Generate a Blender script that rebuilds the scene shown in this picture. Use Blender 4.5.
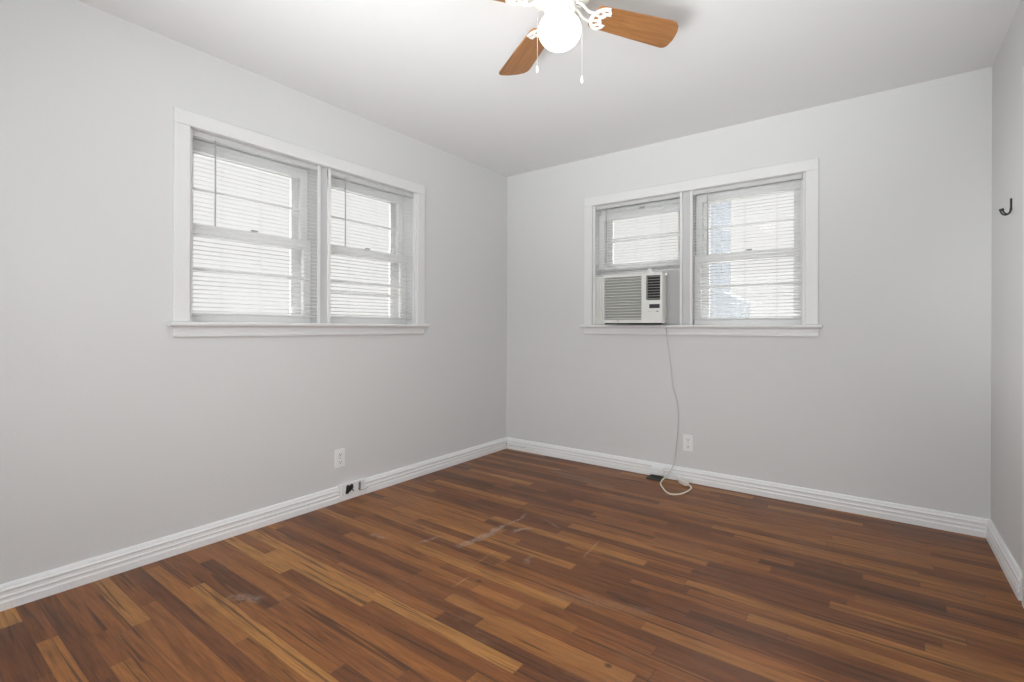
import bpy, bmesh, math, random
from mathutils import Vector, Matrix
random.seed(7)
S = bpy.context.scene
COL = S.collection
PI = math.pi
for o in list(bpy.data.objects):
    bpy.data.objects.remove(o)

# ------------------------------------------------------------------ camera
F, CY, YAW = 490.57, 327.73, 0.6401
cam = bpy.data.cameras.new('camera')
cam.sensor_width = 36.0
cam.sensor_fit = 'HORIZONTAL'
cam.lens = 36.0 * F / 1024.0
cam.shift_y = -(341.0 - CY) / 1024.0
cam.clip_start = 0.02
camo = bpy.data.objects.new('camera', cam)
COL.objects.link(camo)
camo.matrix_world = (Matrix.Translation((2.6792, -3.5189, 1.0804)) @ Matrix.Rotation(YAW, 4, 'Z')
                     @ Matrix.Rotation(PI / 2, 4, 'X') @ Matrix.Rotation(0.003, 4, 'Z'))
S.camera = camo

# ------------------------------------------------------------------ world, lights, exposure
world = bpy.data.worlds.new('world')
S.world = world
world.use_nodes = True
# overcast daylight: dim near the horizon, several times brighter towards the zenith
wnt = world.node_tree
bg = wnt.nodes['Background']
wtc = wnt.nodes.new('ShaderNodeTexCoord')
wsp = wnt.nodes.new('ShaderNodeSeparateXYZ')
wnt.links.new(wtc.outputs['Generated'], wsp.inputs[0])
wrp = wnt.nodes.new('ShaderNodeValToRGB')
SKY_LOW, SKY_HIGH = 0.93, 12.0
wrp.color_ramp.elements[0].position = 0.30
wrp.color_ramp.elements[0].color = (SKY_LOW / SKY_HIGH, SKY_LOW / SKY_HIGH * .995, SKY_LOW / SKY_HIGH * .98, 1)
wrp.color_ramp.elements[1].position = 0.85
wrp.color_ramp.elements[1].color = (1.0, 1.0, 1.0, 1)
wnt.links.new(wsp.outputs[2], wrp.inputs[0])
wnt.links.new(wrp.outputs[0], bg.inputs[0])
bg.inputs[1].default_value = SKY_HIGH

def area(name, loc, target, sx, sy, power, color=(1, 1, 1)):
    l = bpy.data.lights.new(name, 'AREA')
    l.shape = 'RECTANGLE'
    l.size, l.size_y = sx, sy
    l.energy = power
    l.color = color
    o = bpy.data.objects.new(name, l)
    COL.objects.link(o)
    o.location = loc
    o.rotation_euler = (Vector(target) - Vector(loc)).to_track_quat('-Z', 'Y').to_euler()
    return o

# unseen fill lamps added behind the camera to brighten ceiling and walls
def spot(name, loc, target, power, angle, color, radius):
    l = bpy.data.lights.new(name, 'SPOT')
    l.energy = power; l.spot_size = math.radians(angle); l.spot_blend = 1.0
    l.color = color; l.shadow_soft_size = radius
    o = bpy.data.objects.new(name, l)
    COL.objects.link(o)
    o.location = loc
    o.rotation_euler = (Vector(target) - Vector(loc)).to_track_quat('-Z', 'Y').to_euler()
    return o
spot('bounce_fill', (2.75, -3.85, 1.20), (0.75, -0.9, 1.95), 122, 110, (0.94, 0.974, 0.985), 0.4)
spot('ceiling_fill', (2.05, -4.05, 0.25), (1.70, -2.25, 2.44), 560, 78, (0.94, 0.974, 0.985), 0.6)
spot('side_fill', (0.35, -3.75, 1.2), (3.15, -0.95, 1.3), 250, 27, (0.94, 0.974, 0.985), 0.25)
area('room_fill', (1.9, -4.15, 1.3), (1.6, -0.8, 0.9), 2.0, 1.2, 27, (0.94, 0.974, 0.985))

S.view_settings.view_transform = 'Standard'
S.view_settings.look = 'None'
S.view_settings.gamma = 1.0
S.view_settings.use_curve_mapping = False
S.view_settings.exposure = 0.0

# ------------------------------------------------------------------ materials
def mat(name, col, rough=0.5, metal=0.0, spec=0.5, noise=None, bump=None, emit=None, trans=None):
    m = bpy.data.materials.new(name)
    m.use_nodes = True
    nt = m.node_tree
    b = nt.nodes['Principled BSDF']
    b.inputs['Base Color'].default_value = (*col, 1)
    b.inputs['Roughness'].default_value = rough
    b.inputs['Metallic'].default_value = metal
    b.inputs['Specular IOR Level'].default_value = spec
    tc = nt.nodes.new('ShaderNodeTexCoord')
    if noise:
        sc, amt = noise
        n = nt.nodes.new('ShaderNodeTexNoise')
        n.inputs['Scale'].default_value = sc
        n.inputs['Detail'].default_value = 4
        nt.links.new(tc.outputs['Object'], n.inputs['Vector'])
        mx = nt.nodes.new('ShaderNodeMix')
        mx.data_type = 'RGBA'
        mx.inputs[6].default_value = (*[c * (1 - amt) for c in col], 1)
        mx.inputs[7].default_value = (*[min(1, c * (1 + amt)) for c in col], 1)
        nt.links.new(n.outputs['Fac'], mx.inputs[0])
        nt.links.new(mx.outputs[2], b.inputs['Base Color'])
    if bump:
        sc, st = bump
        n = nt.nodes.new('ShaderNodeTexNoise')
        n.inputs['Scale'].default_value = sc
        n.inputs['Detail'].default_value = 3
        nt.links.new(tc.outputs['Object'], n.inputs['Vector'])
        bp = nt.nodes.new('ShaderNodeBump')
        bp.inputs['Strength'].default_value = st
        bp.inputs['Distance'].default_value = 0.002
        nt.links.new(n.outputs['Fac'], bp.inputs['Height'])
        nt.links.new(bp.outputs['Normal'], b.inputs['Normal'])
    if emit:
        b.inputs['Emission Color'].default_value = (*emit[0], 1)
        b.inputs['Emission Strength'].default_value = emit[1]
    if trans:
        tr = nt.nodes.new('ShaderNodeBsdfTranslucent')
        tr.inputs['Color'].default_value = (*col, 1)
        mxs = nt.nodes.new('ShaderNodeMixShader')
        mxs.inputs[0].default_value = trans
        nt.links.new(b.outputs[0], mxs.inputs[1])
        nt.links.new(tr.outputs[0], mxs.inputs[2])
        nt.links.new(mxs.outputs[0], nt.nodes['Material Output'].inputs['Surface'])
    return m

M = {}
M['wall'] = mat('wall_paint', (0.70, 0.70, 0.70), 0.75, spec=0.25, noise=(1.3, 0.012), bump=(90, 0.25))
M['ceiling'] = mat('ceiling_paint', (0.80, 0.80, 0.80), 0.8, spec=0.2, noise=(0.9, 0.015), bump=(70, 0.3))
M['trim'] = mat('trim_paint', (0.77, 0.77, 0.77), 0.42, spec=0.5, noise=(5, 0.02), bump=(35, 0.25))
M['mullion'] = mat('mullion_shaded', (0.60, 0.60, 0.605), 0.5, noise=(5, 0.02))  # greyer than the trim: recess shade painted into the colour
M['base'] = mat('baseboard_paint', (0.86, 0.865, 0.87), 0.45, spec=0.5, noise=(6, 0.03), bump=(45, 0.9))
M['sash'] = mat('sash_paint', (0.86, 0.86, 0.855), 0.5, noise=(6, 0.02))
M['storm'] = mat('storm_frame_metal', (0.84, 0.84, 0.835), 0.45, noise=(6, 0.02))
M['slat'] = mat('blind_slat_vinyl', (0.92, 0.92, 0.915), 0.4, noise=(3, 0.01), trans=0.55)
M['blind'] = mat('blind_rail_shaded', (0.64, 0.64, 0.635), 0.35, noise=(3, 0.01))  # white rails coloured grey, their shade is in the base colour
M['jamb_light'] = mat('jamb_light_white', (0.97, 0.97, 0.965), 0.25, noise=(3, 0.01), trans=0.3)
M['wand'] = mat('wand_plastic', (0.42, 0.42, 0.42), 0.25, noise=(20, 0.03))
M['cordw'] = mat('white_cord', (0.80, 0.80, 0.78), 0.6, noise=(30, 0.03))
M['ac'] = mat('ac_plastic', (0.76, 0.76, 0.73), 0.42, noise=(4, 0.02))
M['ac_grille'] = mat('ac_grille_plastic', (0.66, 0.66, 0.63), 0.5, noise=(4, 0.02))
M['ac_filter'] = mat('ac_filter_grey', (0.38, 0.38, 0.36), 0.8, noise=(60, 0.1))
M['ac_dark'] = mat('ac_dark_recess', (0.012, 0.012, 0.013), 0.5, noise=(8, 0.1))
M['ac_display'] = mat('ac_display', (0.05, 0.052, 0.055), 0.2, noise=(8, 0.1))
M['ac_panel'] = mat('ac_side_panel', (0.47, 0.47, 0.465), 0.5, noise=(7, 0.03))
M['accordion'] = mat('ac_accordion', (0.72, 0.72, 0.69), 0.5, noise=(7, 0.03))
M['plate'] = mat('plate_plastic', (0.88, 0.885, 0.875), 0.35, noise=(12, 0.02))
M['slot'] = mat('slot_dark', (0.05, 0.05, 0.048), 0.5, noise=(12, 0.1))
M['black'] = mat('black_iron', (0.014, 0.014, 0.014), 0.35, noise=(40, 0.2))
M['steel'] = mat('steel', (0.45, 0.45, 0.45), 0.3, metal=0.9, noise=(30, 0.1))
M['fanwhite'] = mat('fan_enamel', (0.80, 0.80, 0.78), 0.3, noise=(6, 0.02))
M['chain'] = mat('chain_metal', (0.55, 0.55, 0.54), 0.4, metal=0.3, noise=(60, 0.1))
M['globe'] = mat('globe_glass', (0.9, 0.88, 0.82), 0.25, noise=(4, 0.01), emit=((1.0, 0.91, 0.76), 4.0))
M['vent'] = mat('vent_metal', (0.055, 0.055, 0.045), 0.5, noise=(25, 0.3))
M['cordg'] = mat('shaded_cord', (0.56, 0.56, 0.55), 0.6, noise=(30, 0.03))  # white cord greyed: shade on its hanging run put into the colour
M['cream'] = mat('cream_cord', (0.80, 0.74, 0.62), 0.5, noise=(25, 0.04))
M['plug'] = mat('plug_plastic', (0.80, 0.76, 0.71), 0.4, noise=(25, 0.03))
M['bluegrey'] = mat('pale_blue_masonry', (0.215, 0.235, 0.26), 0.8, noise=(3, 0.05), bump=(20, 0.4))
M['ground'] = mat('pale_concrete', (0.19, 0.19, 0.18), 0.9, noise=(0.6, 0.03))
M['door'] = mat('door_paint', (0.74, 0.74, 0.73), 0.4, noise=(4, 0.02))

def glass():
    m = bpy.data.materials.new('window_glass')
    m.use_nodes = True
    nt = m.node_tree
    nt.nodes.clear()
    out = nt.nodes.new('ShaderNodeOutputMaterial')
    t = nt.nodes.new('ShaderNodeBsdfTransparent')
    n = nt.nodes.new('ShaderNodeTexNoise'); n.inputs['Scale'].default_value = 3
    r = nt.nodes.new('ShaderNodeValToRGB')
    r.color_ramp.elements[0].color = (0.972, 0.972, 0.970, 1)
    r.color_ramp.elements[1].color = (0.99, 0.99, 0.988, 1)
    nt.links.new(n.outputs['Fac'], r.inputs[0]); nt.links.new(r.outputs[0], t.inputs[0])
    g = nt.nodes.new('ShaderNodeBsdfGlossy'); g.inputs['Roughness'].default_value = 0.02
    fr = nt.nodes.new('ShaderNodeFresnel'); fr.inputs['IOR'].default_value = 1.3
    mx = nt.nodes.new('ShaderNodeMixShader')
    nt.links.new(fr.outputs[0], mx.inputs[0]); nt.links.new(t.outputs[0], mx.inputs[1]); nt.links.new(g.outputs[0], mx.inputs[2])
    nt.links.new(mx.outputs[0], out.inputs[0])
    return m
M['glass'] = glass()

class NT:
    """small node-maths helper"""
    def __init__(s, nt): s.nt = nt
    def m(s, op, a, b=None, c=None, clamp=False):
        n = s.nt.nodes.new('ShaderNodeMath'); n.operation = op; n.use_clamp = clamp
        for i, v in enumerate((a, b, c)):
            if v is None: continue
            if isinstance(v, (int, float)): n.inputs[i].default_value = v
            else: s.nt.links.new(v, n.inputs[i])
        return n.outputs[0]
    def comb(s, x, y, z=0.0):
        n = s.nt.nodes.new('ShaderNodeCombineXYZ')
        for i, v in enumerate((x, y, z)):
            if isinstance(v, (int, float)): n.inputs[i].default_value = v
            else: s.nt.links.new(v, n.inputs[i])
        return n.outputs[0]
    def noise(s, vec, scale, detail=3, rough=0.5, dist=0.0):
        n = s.nt.nodes.new('ShaderNodeTexNoise')
        n.inputs['Scale'].default_value = scale; n.inputs['Detail'].default_value = detail
        n.inputs['Roughness'].default_value = rough; n.inputs['Distortion'].default_value = dist
        s.nt.links.new(vec, n.inputs['Vector'])
        return n.outputs['Fac']
    def white(s, vec):
        n = s.nt.nodes.new('ShaderNodeTexWhiteNoise'); n.noise_dimensions = '3D'
        s.nt.links.new(vec, n.inputs['Vector'])
        return n.outputs['Value'], n.outputs['Color']
    def ramp(s, v, stops):
        n = s.nt.nodes.new('ShaderNodeValToRGB')
        e = n.color_ramp.elements
        while len(e) < len(stops): e.new(0.5)
        for k, (p, c) in enumerate(stops):
            e[k].position = p; e[k].color = (*c, 1)
        s.nt.links.new(v, n.inputs[0])
        return n.outputs[0]
    def step(s, v, lo, hi):   # smooth 0..1 between lo and hi
        n = s.nt.nodes.new('ShaderNodeMapRange'); n.interpolation_type = 'SMOOTHSTEP'
        n.inputs[1].default_value = lo; n.inputs[2].default_value = hi
        s.nt.links.new(v, n.inputs[0])
        return n.outputs[0]
    def mix(s, f, a, b, mode='MIX'):
        n = s.nt.nodes.new('ShaderNodeMix'); n.data_type = 'RGBA'; n.blend_type = mode
        for i, v in ((0, f), (6, a), (7, b)):
            if isinstance(v, (int, float)): n.inputs[i].default_value = v
            elif isinstance(v, tuple): n.inputs[i].default_value = (*v, 1)
            else: s.nt.links.new(v, n.inputs[i])
        return n.outputs[2]

def floor_material():
    m = bpy.data.materials.new('strip_oak_floor')
    m.use_nodes = True
    nt = m.node_tree; h = NT(nt)
    b = nt.nodes['Principled BSDF']
    tc = nt.nodes.new('ShaderNodeTexCoord')
    sp = nt.nodes.new('ShaderNodeSeparateXYZ')
    nt.links.new(tc.outputs['Object'], sp.inputs[0])
    X, Y = sp.outputs[0], sp.outputs[1]
    W = 0.0572
    yr = h.m('DIVIDE', Y, W)
    row = h.m('FLOOR', yr)
    fy = h.m('FRACT', yr)
    r1, _ = h.white(h.comb(row, 3.7))
    r2, _ = h.white(h.comb(row, 11.3))
    ln = h.m('MULTIPLY_ADD', r2, 1.0, 1.05)               # board length of this row
    xr = h.m('DIVIDE', h.m('ADD', X, h.m('MULTIPLY', r1, 3.0)), ln)
    # uneven joints: shift by a noise of the cell
    cell0 = h.m('FLOOR', xr)
    j, _ = h.white(h.comb(cell0, row, 5.0))
    fx0 = h.m('FRACT', xr)
    cut = h.m('MULTIPLY_ADD', j, 0.6, 0.2)
    sub = h.m('GREATER_THAN', fx0, cut)
    col_id = h.m('MULTIPLY_ADD', cell0, 2.0, sub)
    # merge odd pieces now and then so that lengths vary widely
    v, vc = h.white(h.comb(col_id, row, 1.0))
    spc = nt.nodes.new('ShaderNodeSeparateColor'); nt.links.new(vc, spc.inputs[0])
    q, hue, grainoff = spc.outputs[0], spc.outputs[1], spc.outputs[2]
    base = h.ramp(q, [(0.0, (0.105, 0.038, 0.015)), (0.22, (0.148, 0.054, 0.019)), (0.45, (0.205, 0.074, 0.022)),
                      (0.70, (0.275, 0.105, 0.029)), (0.88, (0.335, 0.142, 0.039)), (1.0, (0.42, 0.200, 0.057))])
    red = h.mix(h.m('MULTIPLY', hue, 0.45), base, (0.210, 0.073, 0.026))
    # grain, stretched along the board
    gv = h.comb(h.m('MULTIPLY_ADD', grainoff, 40.0, h.m('MULTIPLY', X, 2.2)), h.m('MULTIPLY_ADD', hue, 9.0, h.m('MULTIPLY', Y, 30.0)), grainoff)
    g1 = h.noise(gv, 1.0, 5, 0.6, 1.1)
    gv2 = h.comb(h.m('MULTIPLY', X, 9.0), h.m('MULTIPLY', Y, 190.0), h.m('MULTIPLY', v, 20.0))
    g2 = h.noise(gv2, 1.0, 3, 0.6)
    c = h.mix(1.0, red, h.ramp(g1, [(0.22, (0.50, 0.46, 0.42)), (0.47, (0.98, 0.98, 0.98)), (0.80, (1.42, 1.40, 1.34))]), 'MULTIPLY')
    c = h.mix(1.0, c, h.ramp(g2, [(0.25, (0.70, 0.68, 0.66)), (0.7, (1.18, 1.18, 1.18))]), 'MULTIPLY')
    # dark mineral streaks
    st = h.noise(h.comb(h.m('MULTIPLY_ADD', v, 31.0, h.m('MULTIPLY', X, 1.3)), h.m('MULTIPLY', Y, 42.0), grainoff), 1.0, 2, 0.5, 0.8)
    c = h.mix(h.m('MULTIPLY', h.step(st, 0.585, 0.67), 0.72), c, (0.050, 0.022, 0.013))
    # board edges and butt joints
    ey = h.m('MINIMUM', fy, h.m('SUBTRACT', 1.0, fy))
    ey = h.m('MULTIPLY', ey, W)
    dxc = h.m('ABSOLUTE', h.m('SUBTRACT', fx0, cut))
    ex = h.m('MULTIPLY', h.m('MINIMUM', dxc, h.m('MINIMUM', fx0, h.m('SUBTRACT', 1.0, fx0))), ln)
    edge = h.m('SUBTRACT', 1.0, h.m('MULTIPLY', h.step(ey, 0.0003, 0.0016), h.step(ex, 0.0003, 0.0018)))
    gapn = h.noise(h.comb(h.m('MULTIPLY', X, 1.1), row), 1.0, 1)
    c = h.mix(h.m('MULTIPLY', edge, h.m('MULTIPLY_ADD', h.step(gapn, 0.42, 0.7), 0.55, 0.25)), c, (0.028, 0.013, 0.008))
    # worn, greyed traffic zones
    P2 = h.comb(X, Y)
    wz = h.step(h.noise(P2, 1.15, 4, 0.6, 0.4), 0.50, 0.74)
    fine = h.noise(h.comb(h.m('MULTIPLY', X, 14.0), h.m('MULTIPLY', Y, 26.0)), 1.0, 4, 0.7)
    c = h.mix(h.m('MULTIPLY', h.m('MULTIPLY', wz, h.step(fine, 0.4, 0.75)), 0.38), c, (0.26, 0.165, 0.100))
    # small dark knots and nail spots
    vo = nt.nodes.new('ShaderNodeTexVoronoi'); vo.inputs['Scale'].default_value = 3.4
    nt.links.new(h.comb(h.m('MULTIPLY', X, 0.8), Y, 0.3), vo.inputs['Vector'])
    knot = h.m('SUBTRACT', 1.0, h.step(vo.outputs['Distance'], 0.018, 0.05))
    c = h.mix(h.m('MULTIPLY', knot, 0.7), c, (0.03, 0.014, 0.009))
    # scratches: (x0,y0,x1,y1,width,strength,colour)
    pale = (0.47, 0.41, 0.37)
    segs = [(0.72, -0.36, 1.25, -0.46, .07, .42, (.25, .19, .14)), (1.035, -1.74, 1.055, -1.38, .030, .50, pale), (1.055, -1.38, 1.06, -1.18, .012, .45, pale),
            (1.13, -1.43, 1.19, -1.33, .020, .35, pale), (1.62, -1.83, 2.0, -1.70, .05, .25, (.27, .20, .15)),
            (1.14, -1.42, 1.17, -1.33, .009, .5, (.5, .38, .27)), (1.57, -1.46, 1.55, -1.25, .007, .55, (.45, .30, .19)),
            (1.21, -1.86, 1.20, -1.66, .006, .45, (.42, .30, .2)), (1.27, -2.02, 1.25, -1.93, .010, .5, (.42, .30, .2)),
            (1.40, -1.68, 1.37, -1.60, .018, .30, pale), (0.56, -1.90, 0.66, -1.88, .02, .45, pale),
            (0.60, -2.62, 0.72, -2.55, .03, .35, pale), (0.72, -0.330, 1.06, -0.348, .007, .85, (.02, .012, .009)),
            (0.84, -1.83, 0.87, -1.70, .014, .4, pale), (1.18, -1.19, 1.30, -1.24, .006, .4, pale)]
    sn = h.noise(h.comb(h.m('MULTIPLY', X, 75.0), h.m('MULTIPLY', Y, 55.0)), 1.0, 5, 0.75, 0.6)
    wob = h.m('MULTIPLY', h.m('SUBTRACT', h.noise(P2, 9.0, 4), 0.5), 0.09)
    scr = None
    for (x0, y0, x1, y1, w, k, cc) in segs:
        dx, dy = x1 - x0, y1 - y0
        L = math.hypot(dx, dy); ux, uy = dx / L, dy / L
        rx, ry = h.m('SUBTRACT', X, x0), h.m('SUBTRACT', Y, y0)
        al = h.m('ADD', h.m('MULTIPLY', rx, ux), h.m('MULTIPLY', ry, uy))
        pe = h.m('ABSOLUTE', h.m('ADD', wob if w > .007 else 0.0, h.m('SUBTRACT', h.m('MULTIPLY', rx, uy), h.m('MULTIPLY', ry, ux))))
        mk = h.m('MULTIPLY', h.m('SUBTRACT', 1.0, h.step(pe, w * 0.25, w)),
                 h.m('MULTIPLY', h.step(al, -0.02, 0.03), h.m('SUBTRACT', 1.0, h.step(al, L - 0.03, L + 0.02))))
        mk = h.m('MULTIPLY', mk, k)
        mk = h.m('MULTIPLY', mk, h.step(sn, 0.36, 0.60)) if cc[0] > .1 else mk
        c = h.mix(mk, c, cc)
    nt.links.new(c, b.inputs['Base Color'])
    ro = h.m('ADD', h.m('MULTIPLY_ADD', h.noise(P2, 2.2, 4, 0.6), 0.22, 0.24), h.m('MULTIPLY', g2, 0.08))
    nt.links.new(ro, b.inputs['Roughness'])
    b.inputs['Specular IOR Level'].default_value = 0.30
    bp = nt.nodes.new('ShaderNodeBump')
    bp.inputs['Strength'].default_value = 0.35
    bp.inputs['Distance'].default_value = 0.0015
    hgt = h.m('SUBTRACT', h.m('ADD', h.m('MULTIPLY', g1, 0.35), h.m('MULTIPLY', h.noise(h.comb(X, Y), 7.0, 2), 0.8)), edge)
    nt.links.new(hgt, bp.inputs['Height'])
    nt.links.new(bp.outputs['Normal'], b.inputs['Normal'])
    return m
M['floor'] = floor_material()

def oak_material():
    m = bpy.data.materials.new('oak_blade')
    m.use_nodes = True
    nt = m.node_tree; h = NT(nt)
    b = nt.nodes['Principled BSDF']
    tc = nt.nodes.new('ShaderNodeTexCoord')
    sp = nt.nodes.new('ShaderNodeSeparateXYZ'); nt.links.new(tc.outputs['Object'], sp.inputs[0])
    X, Y = sp.outputs[0], sp.outputs[1]
    g = h.noise(h.comb(h.m('MULTIPLY', X, 5.0), h.m('MULTIPLY', Y, 60.0)), 1.0, 5, 0.6, 0.9)
    c = h.ramp(g, [(0.25, (0.21, 0.088, 0.028)), (0.5, (0.31, 0.135, 0.044)), (0.75, (0.39, 0.180, 0.062))])
    nt.links.new(c, b.inputs['Base Color'])
    b.inputs['Roughness'].default_value = 0.4
    return m
M['oak'] = oak_material()

# ------------------------------------------------------------------ mesh helpers
def link(name, bm, m, parent=None, bevel=0.0, smooth=False, seg=2):
    bmesh.ops.recalc_face_normals(bm, faces=bm.faces[:])
    me = bpy.data.meshes.new(name)
    bm.to_mesh(me); bm.free()
    me.materials.append(M[m])
    o = bpy.data.objects.new(name, me)
    COL.objects.link(o)
    if smooth:
        for p in me.polygons: p.use_smooth = True
        try: me.set_sharp_from_angle(angle=math.radians(40))
        except Exception: pass
    if bevel:
        bv = o.modifiers.new('bevel', 'BEVEL')
        bv.width = bevel; bv.segments = seg; bv.limit_method = 'ANGLE'; bv.angle_limit = math.radians(40)
    if parent: o.parent = parent
    return o

def empty(name, loc=(0, 0, 0), rz=0, label=None, cat=None, group=None, kind=None):
    o = bpy.data.objects.new(name, None)
    COL.objects.link(o)
    o.location = loc; o.rotation_euler = (0, 0, rz); o.empty_display_size = 0.05
    return tag(o, label, cat, group, kind)

def tag(o, label=None, cat=None, group=None, kind=None):
    if label: o['label'] = label
    if cat: o['category'] = cat
    if group: o['group'] = group
    if kind: o['kind'] = kind
    return o

def box(bm, x0, y0, z0, x1, y1, z1):
    vs = [bm.verts.new((x, y, z)) for x in (x0, x1) for y in (y0, y1) for z in (z0, z1)]
    for f in ((0, 1, 3, 2), (4, 6, 7, 5), (0, 4, 5, 1), (2, 3, 7, 6), (0, 2, 6, 4), (1, 5, 7, 3)):
        bm.faces.new([vs[i] for i in f])

def boxes(*bs):
    bm = bmesh.new()
    for b in bs: box(bm, *b)
    return bm

def extrude_profile(bm, prof, x0, x1, fn):
    """prof: closed 2-D outline (d, z); fn(t, d, z) -> point, swept from t=x0 to x1"""
    a = [bm.verts.new(fn(x0, d, z)) for d, z in prof]
    b = [bm.verts.new(fn(x1, d, z)) for d, z in prof]
    n = len(prof)
    for i in range(n):
        bm.faces.new((a[i], a[(i + 1) % n], b[(i + 1) % n], b[i]))
    bm.faces.new(a); bm.faces.new(b[::-1])

def tube(bm, pts, r, n=8, rad=None):
    pts = [Vector(p) for p in pts]
    rings = []
    up = None
    for i, p in enumerate(pts):
        t = (pts[min(i + 1, len(pts) - 1)] - pts[max(i - 1, 0)]).normalized()
        if up is None:
            up = Vector((0, 0, 1)) if abs(t.z) < 0.9 else Vector((1, 0, 0))
        s = t.cross(up)
        if s.length < 1e-4: s = t.cross(Vector((0.3, 1, 0.2)))
        s.normalize(); up = s.cross(t).normalized()
        rr = rad[i] if rad else r
        rings.append([bm.verts.new(p + rr * (math.cos(2 * PI * k / n) * s + math.sin(2 * PI * k / n) * up)) for k in range(n)])
    for a, b in zip(rings, rings[1:]):
        for k in range(n):
            bm.faces.new((a[k], a[(k + 1) % n], b[(k + 1) % n], b[k]))
    bm.faces.new(rings[0]); bm.faces.new(rings[-1][::-1])

def spline(pts, k=8):
    P = [Vector(p) for p in pts]
    P = [2 * P[0] - P[1]] + P + [2 * P[-1] - P[-2]]
    out = []
    for i in range(1, len(P) - 2):
        for j in range(k):
            t = j / k
            a, b, c, d = P[i - 1], P[i], P[i + 1], P[i + 2]
            out.append(0.5 * ((2 * b) + (c - a) * t + (2 * a - 5 * b + 4 * c - d) * t * t + (3 * b - a - 3 * c + d) * t ** 3))
    out.append(P[-2])
    return out

def lathe(bm, prof, n=32, loc=(0, 0, 0)):
    """prof: (r, z) from bottom to top"""
    L = Vector(loc)
    rings = []
    for r, z in prof:
        if r < 1e-6: rings.append([bm.verts.new(L + Vector((0, 0, z)))])
        else: rings.append([bm.verts.new(L + Vector((r * math.cos(2 * PI * k / n), r * math.sin(2 * PI * k / n), z))) for k in range(n)])
    for a, b in zip(rings, rings[1:]):
        for k in range(n):
            k2 = (k + 1) % n
            if len(a) == 1 and len(b) == 1: continue
            if len(a) == 1: bm.faces.new((a[0], b[k2], b[k]))
            elif len(b) == 1: bm.faces.new((a[k], a[k2], b[0]))
            else: bm.faces.new((a[k], a[k2], b[k2], b[k]))
    if len(rings[0]) > 1: bm.faces.new(rings[0][::-1])
    if len(rings[-1]) > 1: bm.faces.new(rings[-1])

def slab(bm, outline, z0, z1):
    a = [bm.verts.new((x, y, z0)) for x, y in outline]
    b = [bm.verts.new((x, y, z1)) for x, y in outline]
    n = len(outline)
    for i in range(n):
        bm.faces.new((a[i], a[(i + 1) % n], b[(i + 1) % n], b[i]))
    bm.faces.new(a[::-1]); bm.faces.new(b)

# ------------------------------------------------------------------ room shell
RW, RD, RH = 3.1528, 4.30, 2.44            # width, depth (y from 0 to -RD), height
T = 0.21                                   # wall thickness
WX0, WX1 = 0.07, 1.531                     # window opening inside the 1.60 casing
WZ0, WZ1 = 1.100, 2.05
LY, BX = -2.616, 0.790                     # where the left / back casing starts

tag(link('floor', boxes((-T, -RD - T, -0.12, RW + T, T, 0.0)), 'floor'), kind='structure')
tag(link('ceiling', boxes((-T, -RD - T, RH, RW + T, T, RH + 0.12)), 'ceiling'), kind='structure')
def wall_with_hole(name, fn, a0, a1, h0, h1, z0, z1):
    bm = bmesh.new()
    for (p, q, r, s) in ((a0, h0, 0, RH), (h1, a1, 0, RH), (h0, h1, 0, z0), (h0, h1, z1, RH)):
        c0, c1 = fn(p, 0), fn(q, T)
        box(bm, min(c0[0], c1[0]), min(c0[1], c1[1]), r, max(c0[0], c1[0]), max(c0[1], c1[1]), s)
    bmesh.ops.remove_doubles(bm, verts=bm.verts[:], dist=1e-5)
    return tag(link(name, bm, 'wall'), kind='structure')
wall_with_hole('wall_left', lambda t, d: (-d, t), -RD, T, LY + WX0 - .012, LY + WX1 + .012, WZ0 - .03, WZ1 + .012)
wall_with_hole('wall_back', lambda t, d: (t, d), 0, RW, BX + WX0 - .012, BX + WX1 + .012, WZ0 - .03, WZ1 + .012)
DY0, DY1, DZ = -1.680, -0.860, 2.03          # door opening in the right wall
wall_with_hole('wall_right', lambda t, d: (RW + d, t), -RD, T, DY0, DY1, 0.0, DZ)
tag(link('wall_front', boxes((0, -RD - T, 0, RW, -RD, RH)), 'wall'), kind='structure')

# ------------------------------------------------------------------ baseboards
PROF = [(0, 0), (.021, 0), (.021, .030), (.0185, .035), (.018, .043), (.0200, .047), (.0200, .051), (.0172, .056),
        (.0165, .066), (.0185, .071), (.0185, .075), (.0140, .080), (.0115, .088), (.008, .094), (0, .096)]
def baseboard(name, runs, fn):
    bm = bmesh.new()
    for a, b in runs: extrude_profile(bm, PROF, a, b, fn)
    return tag(link(name, bm, 'base'), kind='structure')
baseboard('baseboard_left', [(-RD, -1.725), (-1.535, 0)], lambda t, d, z: (d, t, z))
baseboard('baseboard_back', [(0.0, RW)], lambda t, d, z: (t, -d, z))
baseboard('baseboard_right', [(-0.742, 0), (-RD, -1.756)], lambda t, d, z: (RW - d, t, z))
baseboard('baseboard_front', [(0, RW)], lambda t, d, z: (t, -RD + d, z))
# flat painted block filling the gap in the left baseboard
tag(link('trim_1', boxes((0, -1.725, 0, .020, -1.535, .100)), 'base', bevel=.002), kind='structure')

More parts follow.
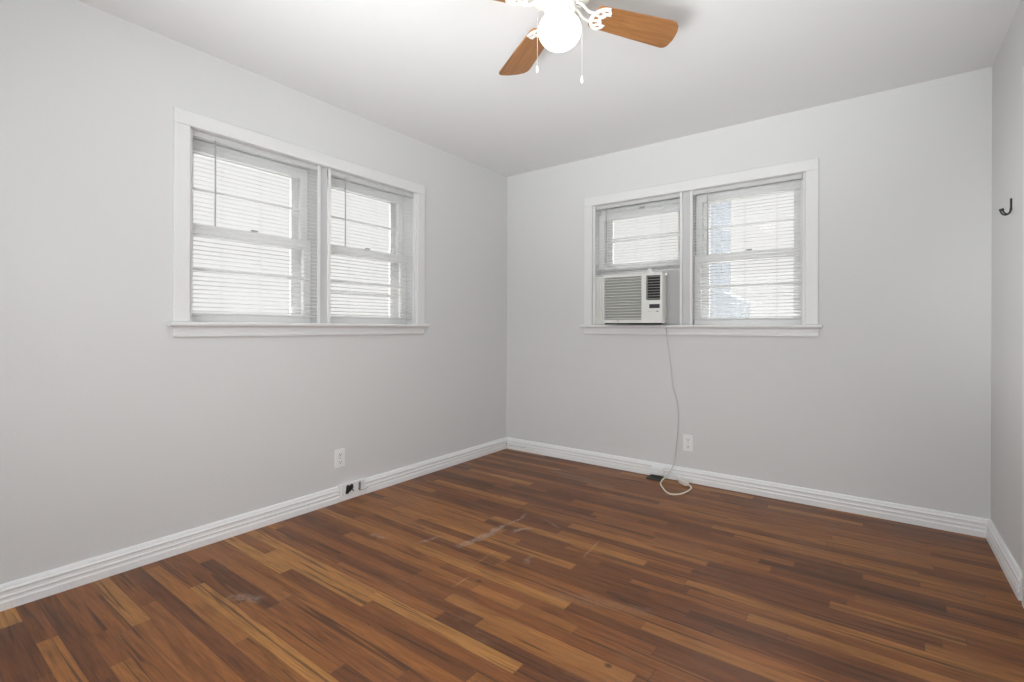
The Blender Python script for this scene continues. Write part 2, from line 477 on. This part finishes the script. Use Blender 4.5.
# ------------------------------------------------------------------ door in the right wall
d = empty('door_1', (RW, DY0, 0), PI / 2, kind='structure')       # local x along +y, local y -> -x (into room)
w = DY1 - DY0
link('door_casing', boxes((-.075, 0, 0, 0.0, .018, DZ), (w, 0, 0, w + .075, .018, DZ), (-.075, 0, DZ, w + .075, .020, DZ + .075)), 'trim', d, bevel=.003)
link('door_jamb', boxes((0, -T, 0, .012, 0, DZ), (w - .012, -T, 0, w, 0, DZ), (.012, -T, DZ - .012, w - .012, 0, DZ)), 'trim', d)
leaf = boxes((.014, -.050, .008, w - .014, -.015, DZ - .014))
for (x0, x1) in ((.12, w / 2 - .05), (w / 2 + .05, w - .12)):
    for (z0, z1) in ((.22, .78), (.92, 1.50), (1.62, 1.90)):
        box(leaf, x0, -.015, z0, x1, -.010, z1)
lf = link('door_leaf', leaf, 'door', d, bevel=.003)
kb = bmesh.new(); lathe(kb, [(.026, 0), (.026, .004), (.010, .010), (.010, .035), (.024, .042), (.027, .055), (.020, .066), (0, .070)], 20)
ko = link('door_knob', kb, 'steel', d, smooth=True); ko.rotation_euler = (-PI / 2, 0, 0); ko.location = (.07, -.015, .95)

# ------------------------------------------------------------------ windows
OPEN = [(WX0, 0.773), (0.828, WX1)]
def window(name, loc, rz, raised=None, storm_bar=None):
    w = empty(name, loc, rz, kind='structure')
    # side, head and mullion casings
    for x0, x1 in ((0.0, WX0), (WX1, 1.601)):
        s = 1 if x0 == 0 else -1
        link('side_casing', boxes((x0, -.018, 1.105, x1, 0, WZ1)), 'trim', w, bevel=.004)
    link('head_casing', boxes((0.0, -.018, WZ1, 1.601, 0, 2.122)), 'trim', w, bevel=.004)
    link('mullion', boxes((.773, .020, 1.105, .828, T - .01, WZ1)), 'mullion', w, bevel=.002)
    bm = boxes((WX0 - .012, 0, WZ0, WX0, T - .01, WZ1), (WX1, 0, WZ0, WX1 + .012, T - .01, WZ1), (WX0, 0, WZ1, WX1, T - .01, WZ1 + .012))
    link('jamb', bm, 'trim', w)
    st = bmesh.new()
    extrude_profile(st, [(0.075, 1.083), (-.036, 1.083), (-.042, 1.086), (-.044, 1.094), (-.042, 1.102), (-.036, 1.105), (0.075, 1.105)], -.022, 1.623, lambda t, dd, z: (t, dd, z))
    link('stool', st, 'trim', w, bevel=.002)
    link('outer_sill', boxes((WX0 - .01, .075, 1.070, WX1 + .01, T + .03, 1.105)), 'trim', w)
    ap = bmesh.new()
    extrude_profile(ap, [(0, 1.030), (-.012, 1.030), (-.015, 1.034), (-.015, 1.045), (-.011, 1.049), (-.011, 1.076), (-.013, 1.083), (0, 1.083)], 0.0, 1.601, lambda t, dd, z: (t, dd, z))
    link('apron', ap, 'trim', w)
    for i, (x0, x1) in enumerate(OPEN):
        for xa, xb in ((x0, x0 + .016), (x1 - .016, x1)):
            link('jamb_light_strip', boxes((xa, .006, WZ0 + .003, xb, .014, WZ1 - .001)), 'jamb_light', w)  # added bright strips standing in for light on the jambs
        # storm frame at the outside
        f = boxes((x0, .182, WZ0 + .005, x0 + .085, .200, WZ1), (x1 - .085, .182, WZ0 + .005, x1, .200, WZ1),
                  (x0 + .085, .182, 1.985, x1 - .085, .200, WZ1), (x0 + .085, .182, WZ0 + .005, x1 - .085, .200, WZ0 + .045),
                  (x0 + .085, .180, 1.575, x1 - .085, .195, 1.605))
        if storm_bar is not None and i == storm_bar:
            box(f, x0 + .085, .180, 1.300, x1 - .085, .195, 1.318)
        link('storm_frame', f, 'storm', w)
        lift = raised if (raised and i == 0) else 0.0
        for k, (y0, za, zb, zm) in enumerate(((.142, 1.550, 2.045, 1.795), (.106, 1.107 + lift, 1.605 + lift, 1.375 + lift))):
            br = .045
            s = boxes((x0 + .002, y0, za, x0 + .045, y0 + .033, zb), (x1 - .045, y0, za, x1 - .002, y0 + .033, zb),
                      (x0 + .045, y0, zb - .055, x1 - .045, y0 + .033, zb), (x0 + .045, y0, za, x1 - .045, y0 + .033, za + br))
            sa = link('sash', s, 'sash', w, bevel=.002)
            link('muntin', boxes((x0 + .045, y0 + .006, zm - .0065, x1 - .045, y0 + .030, zm + .0065)), 'sash', sa)
            link('pane', boxes((x0 + .044, y0 + .016, za + br, x1 - .044, y0 + .019, zb - .054)), 'glass', sa)
        lk = bmesh.new(); xm = (x0 + x1) / 2
        box(lk, xm - .025, .110, 1.605 + lift, xm + .025, .134, 1.611 + lift); box(lk, xm - .006, .104, 1.611 + lift, xm + .03, .116, 1.619 + lift)
        link('sash_lock', lk, 'steel', w, bevel=.001)
    return w
window('window_1', (0, LY, 0), PI / 2, storm_bar=1)
window('window_2', (BX, 0, 0), 0, raised=0.395)

# ------------------------------------------------------------------ mini blinds
def blind(label, loc, rz, x0, x1, zbot, gaps, stacked=0):
    off = Matrix.Rotation(rz, 3, 'Z') @ Vector((0, .010, 0))
    b = empty('window_blind', Vector(loc) + off, rz, label, 'blind', 'white mini blinds inside the windows')
    x0 += gaps[0]; x1 -= gaps[1]
    zt = 2.049
    hr = bmesh.new()
    extrude_profile(hr, [(.014, zt - .025), (.040, zt - .025), (.040, zt), (.037, zt), (.037, zt - .022), (.017, zt - .022), (.017, zt), (.014, zt)], x0, x1, lambda t, dd, z: (t, dd, z))
    link('headrail', hr, 'blind', b)
    for xa in (x0 - .006, x1 - .001):
        link('mounting_bracket', boxes((xa, .012, zt - .028, xa + .007, .042, zt + .004)), 'blind', b)
    sl = bmesh.new()
    pitch, wd, tilt = .0218, .0125, math.radians(18)
    zs = []
    z = zt - .040
    zlast = zbot + .016 + stacked * .0028
    while z > zlast: zs.append(z); z -= pitch
    zs += [zbot + .013 + .0028 * k for k in range(stacked)]
    for zc in zs:
        jit = random.uniform(-.0006, .0006)
        prof = []
        for s in (-1, -.5, 0, .5, 1):
            yy = s * wd; zz = .0016 * (1 - s * s)
            prof.append((.027 + yy * math.cos(tilt) - zz * math.sin(tilt), zc + jit + yy * math.sin(tilt) + zz * math.cos(tilt)))
        prof += [(p, q - .0004) for p, q in prof[::-1]]
        extrude_profile(sl, prof, x0, x1, lambda t, dd, z: (t, dd, z))
    link('slats', sl, 'slat', b)
    br = bmesh.new()
    extrude_profile(br, [(.016, zbot), (.038, zbot), (.040, zbot + .004), (.036, zbot + .009), (.018, zbot + .009), (.014, zbot + .004)], x0, x1, lambda t, dd, z: (t, dd, z))
    link('bottom_rail', br, 'blind', b)
    for xc in (x0 + .135, (x0 + x1) / 2, x1 - .135):
        lc = bmesh.new()
        for yy in (.0135, .0405): tube(lc, [(xc, yy, zt - .025), (xc, yy, zbot + .003)], .0006, 4)
        tube(lc, [(xc + .006, .027, zt - .025), (xc + .006, .027, zbot + .003)], .0007, 4)
        link('ladder_cord', lc, 'cordw', b)
    wx = x0 + .095
    wn = bmesh.new()
    tube(wn, [(wx, .006, zt - .028), (wx + .001, .005, zt - .20), (wx, .004, zt - .46)], .0034, 6)
    tube(wn, [(wx, .018, zt - .022), (wx, .008, zt - .020), (wx, .006, zt - .032)], .0016, 6)
    link('tilt_wand', wn, 'wand', b)
    return b
blind('white mini blind in left-wall window, at its left side and nearest the camera', (0, LY, 0), PI / 2, *OPEN[0], 1.138, (.027, .007))
blind('white mini blind in left-wall window, right half, closest to the room corner', (0, LY, 0), PI / 2, *OPEN[1], 1.138, (.027, .007))
blind('short white mini blind drawn up above the window air conditioner', (BX, 0, 0), 0, *OPEN[0], 1.508, (.012, .028), stacked=7)
blind('full-length white mini blind right of the air conditioner in the back wall window', (BX, 0, 0), 0, *OPEN[1], 1.138, (.020, .028))

# ------------------------------------------------------------------ window air conditioner
ac = empty('window_air_conditioner', (1.009, 0, 1.106), 0,
           'white window air conditioner with louvred front sitting on the back wall window stool', 'air conditioner')
AW, AH, AF = .452, .372, -.112            # width, height, front plane (local y)
ac_body = boxes((.012, -.060, .014, AW - .012, .33, AH - .012))
link('cabinet', ac_body, 'ac', ac, bevel=.004)
fr = bmesh.new()                          # front bezel: frame around grille, vent and controls
gx0, gx1, gz0, gz1 = .006, .300, .036, .353
vx0, vx1, vz0, vz1 = .334, .438, .176, .352
for bx in ((0, AF, .012, gx0, -.058, AH), (gx1, AF, .012, vx0, -.058, AH), (vx1, AF, .012, AW, -.058, AH),
           (gx0, AF, .012, gx1, -.058, gz0), (gx0, AF, gz1, gx1, -.058, AH), (vx0, AF, .012, vx1, -.058, vz0), (vx0, AF, vz1, vx1, -.058, AH)):
    box(fr, *bx)
bmesh.ops.remove_doubles(fr, verts=fr.verts[:], dist=1e-5)
link('front_bezel', fr, 'ac', ac)
link('bezel_edge', boxes((-.003, AF + .012, .008, .004, -.056, AH + .002), (AW - .004, AF + .012, .008, AW + .003, -.056, AH - .002), (.004, AF + .012, AH - .004, AW - .004, -.056, AH + .003)), 'ac', ac, bevel=.002)
gr = bmesh.new()
n = 15
for k in range(n):
    z = gz0 + .012 + k * (gz1 - gz0 - .022) / (n - 1)
    extrude_profile(gr, [(-.088, z - .0020), (-.108, z - .0075), (-.1125, z - .0065), (-.1125, z - .002), (-.088, z + .0055)], gx0, gx1, lambda t, dd, zz: (t, dd, zz))
link('grille_backing', boxes((gx0, -.090, gz0, gx1, -.084, gz1)), 'ac_filter', ac)
link('intake_grille', gr, 'ac_grille', ac)
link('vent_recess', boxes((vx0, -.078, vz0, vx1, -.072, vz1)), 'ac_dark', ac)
for k in range(9):
    z = vz0 + .012 + k * (vz1 - vz0 - .020) / 8
    ln = bmesh.new(); extrude_profile(ln, [(-.086, z - .0010), (-.109, z - .0028), (-.109, z - .0012), (-.086, z + .0006)], vx0, vx1, lambda t, dd, zz: (t, dd, zz))
    link('vent_louvre', ln, 'ac', ac)
cp = link('control_panel', boxes((.336, AF - .0015, .078, .441, AF + .002, .160)), 'ac', ac, bevel=.0012)
link('display', boxes((.360, AF - .0028, .117, .436, AF, .146)), 'ac_display', cp)
for k in range(4):
    x = .350 + k * .021
    link('button', boxes((x, AF - .0032, .092, x + .013, AF, .098)), 'ac_grille' if k < 3 else 'ac_dark', cp)
link('badge', boxes((.110, AF - .001, .024, .128, AF + .001, .030)), 'steel', ac)
link('gap_shade_strip', boxes((.006, AF + .010, .001, AW - .006, -.050, .012)), 'ac_dark', ac)  # near-black strip painted in for the shaded gap under the front
acc = bmesh.new()                         # pleated left filler
x0 = -.130; x1 = .012
n = 7
pts = []
for k in range(2 * n + 1):
    pts.append((x0 + (x1 - x0) * k / (2 * n), .022 if k % 2 else .028))
outline = pts + [(x, y + .004) for x, y in pts[::-1]]
slab(acc, outline, .004, AH + .002)
box(acc, x0 - .001, .017, .002, x0 + .006, .036, AH + .006); box(acc, x0, .018, AH, x1, .034, AH + .008)
link('accordion_panel', acc, 'accordion', ac)
pn = boxes((AW - .014, .022, .004, .536, .028, AH + .006), (AW - .010, .018, .002, AW, .034, AH + .008), (.530, .018, .002, .538, .034, AH + .008), (AW, .018, AH, .530, .034, AH + .010))
link('side_panel', pn, 'ac_panel', ac)
link('top_filler', boxes((-.130, .020, AH + .008, .538, .060, AH + .018)), 'ac_panel', ac)
cl = bmesh.new()
slab(cl, [(.306, .0), (.358, .0), (.346, .034), (.324, .044)], 0, .022)
bmesh.ops.rotate(cl, verts=cl.verts[:], cent=(0, 0, 0), matrix=Matrix.Rotation(PI / 2, 3, 'X'))
bmesh.ops.translate(cl, verts=cl.verts[:], vec=(0, -.020, AH + .0))
link('top_clip', cl, 'ac', ac, bevel=.002)
cd = bmesh.new()
tube(cd, spline([(AW - .004, -.070, .045), (AW + .010, -.064, .040), (AW + .012, -.060, .015), (AW + .004, -.056, -.020),
                 (.458, -.040, -.045), (.457, -.024, -.08), (.462, -.016, -.143), (.483, -.012, -.307), (.497, -.012, -.445), (.522, -.010, -.528),
                 (.534, -.010, -.605), (.534, -.011, -.74), (.518, -.022, -.927), (.514, -.036, -.987), (.494, -.054, -1.039), (.465, -.072, -1.084)], 6), .0028, 8)
link('upper_cord', cd, 'cordg', ac)
cd = bmesh.new()
tube(cd, spline([(.465, -.072, -1.084), (.455, -.10, -1.098), (.469, -.18, -1.1005), (.509, -.254, -1.1005), (.563, -.331, -1.1005), (.600, -.352, -1.1005),
                 (.634, -.336, -1.1005), (.660, -.283, -1.1005), (.672, -.199, -1.1005), (.670, -.155, -1.097), (.652, -.128, -1.093), (.628, -.114, -1.091)], 8), .0052, 8)
link('cord_loop', cd, 'cream', ac)
pg = bmesh.new()
bmesh.ops.create_cube(pg, size=1, matrix=Matrix.Translation((.600, -.090, -1.091)) @ Matrix.Rotation(math.radians(-42), 4, 'Z') @ Matrix.Diagonal((.082, .034, .026, 1)))
bmesh.ops.create_cube(pg, size=1, matrix=Matrix.Translation((.560, -.054, -1.088)) @ Matrix.Rotation(math.radians(-42), 4, 'Z') @ Matrix.Diagonal((.036, .022, .018, 1)))
link('plug_block', pg, 'plug', ac, bevel=.004)
cd = bmesh.new()
tube(cd, spline([(.545, -.044, -1.085), (.520, -.038, -1.062), (.496, -.036, -1.050), (.448, -.040, -1.050)], 8), .0036, 8)
link('plug_lead', cd, 'ac', ac)

# ------------------------------------------------------------------ junction box, floor vent
jb = bmesh.new()
box(jb, 0, -.046, .026, .080, 0, .070); box(jb, -.006, -.026, .022, .086, 0, .074)
o = link('box_body', jb, 'base', None, bevel=.005)
jt = empty('junction_box', (1.366, -.021, 0), 0, 'white painted box on the back baseboard, beside the coiled cord', 'junction box')
o.parent = jt
link('knockout', boxes((.030, -.0475, .040, .052, -.044, .056)), 'plate', jt, bevel=.001)
fv = empty('floor_vent', (1.350, -.118, 0), 0, 'small dark metal vent lying on the floor against the back baseboard', 'vent')
bm = boxes((0, 0, 0, .108, .008, .010), (0, .086, 0, .108, .096, .010), (0, .008, 0, .008, .086, .010), (.100, .008, 0, .108, .086, .010), (.008, .008, .0005, .100, .086, .003))
link('vent_frame', bm, 'vent', fv)
bm = bmesh.new()
for k in range(7): box(bm, .010, .013 + k * .0105, .003, .098, .017 + k * .0105, .008)
link('vent_grille', bm, 'vent', fv)

# ------------------------------------------------------------------ outlets
def outlet(loc, rz, label):
    o = empty('wall_outlet', loc, rz, label, 'outlet', 'white duplex wall outlets')
    link('cover_plate', boxes((-.036, -.006, -.058, .036, 0, .058)), 'plate', o, bevel=.003)
    for z in (.024, -.024):
        bm = bmesh.new()
        pts = [(.0165 * math.cos(a), z + .0145 * math.sin(a)) for a in [2 * PI * k / 20 for k in range(20)]]
        a = [bm.verts.new((x, -.0062, zz)) for x, zz in pts]; b = [bm.verts.new((x, -.0085, zz)) for x, zz in pts]
        for i in range(20): bm.faces.new((a[i], a[(i + 1) % 20], b[(i + 1) % 20], b[i]))
        bm.faces.new(a[::-1]); bm.faces.new(b)
        r = link('receptacle', bm, 'plate', o)
        s = boxes((-.0085, -.0092, z - .002, -.006, -.0080, z + .008), (.006, -.0092, z - .002, .0085, -.0080, z + .007), (-.003, -.0092, z - .011, .003, -.0080, z - .006))
        link('slot', s, 'slot', r)
    bm = boxes((-.003, -.0072, -.003, .003, -.0055, .003))
    link('screw', bm, 'steel', o)
    return o
outlet((0, -1.712, .267), PI / 2, 'white duplex wall outlet low on the left wall, above the cable jack')
outlet((1.612, 0, .272), 0, 'white duplex wall outlet low on the back wall, right of the hanging cord')

# ------------------------------------------------------------------ cable jack on the left baseboard
cj = empty('cable_jack', (.020, -1.725, 0), PI / 2, 'open cable jack with black hole and metal coax stub on the left baseboard', 'cable jack')
link('back_plate', boxes((.020, -.004, .034, .175, 0, .104)), 'base', cj, bevel=.0015)
bm = bmesh.new()
out = [(.040, .042), (.046, .090), (.058, .096), (.068, .086), (.080, .094), (.094, .090), (.096, .066), (.078, .052), (.066, .046), (.056, .038)]
a = [bm.verts.new((x, -.004, z)) for x, z in out]; b = [bm.verts.new((x, -.0065, z)) for x, z in out]
for i in range(len(out)): bm.faces.new((a[i], a[(i + 1) % len(out)], b[(i + 1) % len(out)], b[i]))
bm.faces.new(a[::-1]); bm.faces.new(b)
link('hole', bm, 'black', cj)
bm = bmesh.new(); tube(bm, [(.052, -.008, .088), (.060, -.018, .070), (.056, -.012, .048)], .004, 6); tube(bm, [(.086, -.008, .086), (.076, -.020, .066), (.092, -.014, .050)], .0035, 6)
link('loose_wires', bm, 'black', cj)
bm = bmesh.new(); tube(bm, [(.138, -.012, .044), (.138, -.013, .094)], .0065, 8); tube(bm, [(.138, -.004, .052), (.138, -.014, .052)], .006, 8)
link('coax_stub', bm, 'steel', cj, smooth=True)
bm = bmesh.new(); tube(bm, spline([(.138, -.010, .046), (.155, -.006, .038), (.180, -.006, .036), (.210, -.007, .040)], 6), .0016, 6)
link('thin_wire', bm, 'wand', cj)

# ------------------------------------------------------------------ thin wire with small coil at the corner
cw = empty('thin_cable', (0, -.021, 0), 0, 'thin grey cable with a small coil along the back baseboard at the room corner', 'cable')
bm = bmesh.new()
pts = [(.024, -.004, .044), (.026, -.004, .020), (.060, -.003, .033), (.13, -.003, .033), (.20, -.003, .036), (.235, -.004, .040)]
tube(bm, spline(pts, 6), .0014, 6)
link('wire_run', bm, 'wand', cw)
bm = bmesh.new()
pts = []
for k in range(34):
    a = k * 0.62
    pts.append((.275 + .034 * math.cos(a) + .0008 * k, -.004 - .0002 * k, .036 + .012 * math.sin(a * 1.07)))
tube(bm, pts, .0018, 6)
link('wire_coil', bm, 'cordw', cw)
link('nail', boxes((.020, -.006, .040, .026, 0, .046)), 'black', cw)

# ------------------------------------------------------------------ coat hook on the right wall
hk = empty('coat_hook', (RW, -.477, 1.60), -PI / 2, 'black metal double coat hook screwed to the right wall', 'hook')
# local x -> -y (towards camera), local y -> +x (into the wall): the hook stands out along -y
link('hook_plate', boxes((-.0065, -.0065, .004, .0065, 0, .056)), 'black', hk, bevel=.002)
for s, h0, reach in ((-1, .010, .034), (1, .004, .034)):
    bm = bmesh.new()
    pts = spline([(s * .001, -.004, .018), (s * .003, -.006, -.002), (s * .008, -.014, -.012), (s * .016, -.024, -.010), (s * .021, -.031, h0 * .2 - .001), (s * .022, -.033, h0)], 6)
    tube(bm, pts, .0032, 8)
    bmesh.ops.create_uvsphere(bm, u_segments=10, v_segments=8, radius=.006, matrix=Matrix.Translation((s * .022, -.033, h0 + .003)))
    link('prong', bm, 'black', hk, smooth=True)

# ------------------------------------------------------------------ ceiling fan
FC = (1.740, -1.970)
fan = empty('ceiling_fan', (FC[0], FC[1], 0), 0, 'white ceiling fan with four oak blades and a lit round globe', 'ceiling fan')
bm = bmesh.new(); lathe(bm, [(.072, 2.400), (.088, 2.415), (.092, 2.440)], 36)
link('canopy', bm, 'fanwhite', fan, smooth=True)
bm = bmesh.new(); lathe(bm, [(.060, 2.292), (.105, 2.296), (.122, 2.310), (.126, 2.330), (.124, 2.372), (.108, 2.392), (.072, 2.402)], 40)
link('motor_housing', bm, 'fanwhite', fan, smooth=True)
bm = bmesh.new(); lathe(bm, [(.046, 2.238), (.056, 2.243), (.058, 2.256), (.058, 2.282), (.050, 2.292)], 32)
link('switch_housing', bm, 'fanwhite', fan, smooth=True)
bm = bmesh.new(); lathe(bm, [(.047, 2.222), (.051, 2.225), (.051, 2.232), (.042, 2.239)], 32)
link('globe_fitter', bm, 'fanwhite', fan, smooth=True)
for k in range(3):
    bm = bmesh.new()
    a = math.radians(-50 + 120 * k)
    c_, s_ = math.cos(a), math.sin(a)
    tube(bm, [(.050 * c_, .050 * s_, 2.2285), (.058 * c_, .058 * s_, 2.2285)], .0026, 8)
    link('thumbscrew', bm, 'steel', fan)
R = .0785
bm = bmesh.new()
prof = [(0, 2.172 - R * .84)]
for k in range(1, 20):
    t = -PI / 2 + k * PI / 20 * .93
    prof.append((R * math.cos(t), 2.172 + R * .84 * math.sin(t)))
prof.append((.044, 2.225))
lathe(bm, prof, 40)
link('globe_shade', bm, 'globe', fan, smooth=True)
ZB = 2.258
for k in range(4):
    a = math.radians(57 + 90 * k)
    br = empty('blade_arm_frame', (0, 0, 0), a)
    # blade iron
    bm = bmesh.new()
    rails = [[(.050, -.006, 2.287), (.080, -.017, 2.279), (.108, -.021, ZB - .002), (.134, -.026, ZB - .007)],
             [(.050, .006, 2.287), (.080, .017, 2.279), (.108, .021, ZB - .002), (.134, .026, ZB - .007)]]
    for r_ in rails: tube(bm, spline(r_, 5), .0048, 8)
    slab(bm, [(.045, -.016), (.066, -.020), (.066, .020), (.045, .016)], 2.283, 2.292)
    # pierced crescent plate under the blade root; it follows the pitch of the blade
    def band(fo, fi, t0, t1, n_, z0, z1):
        o_ = [fo(t0 + (t1 - t0) * j / n_) for j in range(n_ + 1)]
        i_ = [fi(t0 + (t1 - t0) * j / n_) for j in range(n_ + 1)]
        nb = len(bm.verts)
        slab(bm, o_ + i_[::-1], z0, z1)
    bm2 = bm
    start = len(bm.verts)
    z0_, z1_ = -.0085, -.0035
    D = math.radians
    band(lambda t: (.186 - .058 * math.cos(t), .057 * math.sin(t)), lambda t: (.186 - .044 * math.cos(t), .043 * math.sin(t)), D(-88), D(88), 16, z0_, z1_)
    band(lambda t: (.200 - .038 * math.cos(t), .036 * math.sin(t)), lambda t: (.202 - .026 * math.cos(t) - .004 * math.cos(6 * t), .024 * math.sin(t)), D(-84), D(84), 16, z0_, z1_)
    for t in (-84, -50, -18, 18, 50, 84):
        p = (.186 - .052 * math.cos(D(t)), .051 * math.sin(D(t))); q = (.200 - .034 * math.cos(D(t)), .032 * math.sin(D(t)))
        ux, uy = q[0] - p[0], q[1] - p[1]; L = math.hypot(ux, uy) or 1; nx, ny = -uy / L * .0045, ux / L * .0045
        slab(bm, [(p[0] - nx, p[1] - ny), (q[0] - nx, q[1] - ny), (q[0] + nx, q[1] + ny), (p[0] + nx, p[1] + ny)], z0_, z1_)
    bm.verts.ensure_lookup_table()
    bmesh.ops.transform(bm, matrix=Matrix.Translation((0, 0, ZB)) @ Matrix.Rotation(math.radians(-9), 4, 'X'), verts=bm.verts[start:])
    arm = link('blade_arm', bm, 'fanwhite', fan, smooth=True)
    arm.rotation_euler = (0, 0, a)
    # blade outline: root narrow, tip wide with clipped round corners
    w0, w1, r0, r1 = .053, .069, .140, .514
    out = [(r0, -w0 + .010), (r0 + .012, -w0)]
    out += [(r1 - .062, -w1), (r1 - .040, -w1 + .004), (r1 - .024, -w1 + .016), (r1 - .010, -w1 + .040), (r1 - .002, -w1 + .066)]
    out += [(r1 + .002, .020), (r1 + .001, w1 - .018), (r1 - .006, w1 - .006), (r1 - .020, w1)]
    out += [(r0 + .012, w0), (r0, w0 - .010)]
    bm = bmesh.new()
    slab(bm, out, -.003, .003)
    bl = link('blade', bm, 'oak', fan, bevel=.0012)
    bl.matrix_local = Matrix.Rotation(a, 4, 'Z') @ Matrix.Translation((0, 0, ZB)) @ Matrix.Rotation(math.radians(-9), 4, 'X')
    bpy.data.objects.remove(br)
for (dx, dy, z1) in ((-.049, -.036, 2.033), (.056, .036, 1.992)):
    bm = bmesh.new()
    L = math.hypot(dx, dy); ux, uy = dx / L, dy / L
    tube(bm, [(ux * .050, uy * .050, 2.262), (ux * .075, uy * .075, 2.258), (ux * .0815, uy * .0815, 2.235), (ux * .0818, uy * .0818, z1 + .01)], .0008, 6)
    ch = link('pull_chain', bm, 'chain', fan)
    bm = bmesh.new()
    lathe(bm, [(0, z1 - .018), (.0042, z1 - .013), (.0052, z1 - .006), (.0040, z1 + .004), (.0014, z1 + .012)], 12, (ux * .0818, uy * .0818, 0))
    link('chain_pendant', bm, 'plate', ch, smooth=True)

# ------------------------------------------------------------------ outdoors
tag(link('ground', boxes((-14, -14, -0.72, 14, 14, -0.62)), 'ground'), kind='structure')
ch = empty('stepped_chimney', (.36, 4.0, -.62), 0, 'pale blue-grey stepped masonry chimney outside, seen dimly through the back window blind', 'chimney')
bm = bmesh.new()
extrude_profile(bm, [(0, 0), (.78, 0), (.78, 2.10), (.51, 2.24), (.51, 3.75), (0, 3.75)], 0, .55, lambda t, dd, z: (dd, t, z))
link('chimney_shaft', bm, 'bluegrey', ch, bevel=.008)
link('chimney_cap', boxes((-.05, -.05, 3.75, .56, .60, 3.84)), 'ground', ch, bevel=.01)
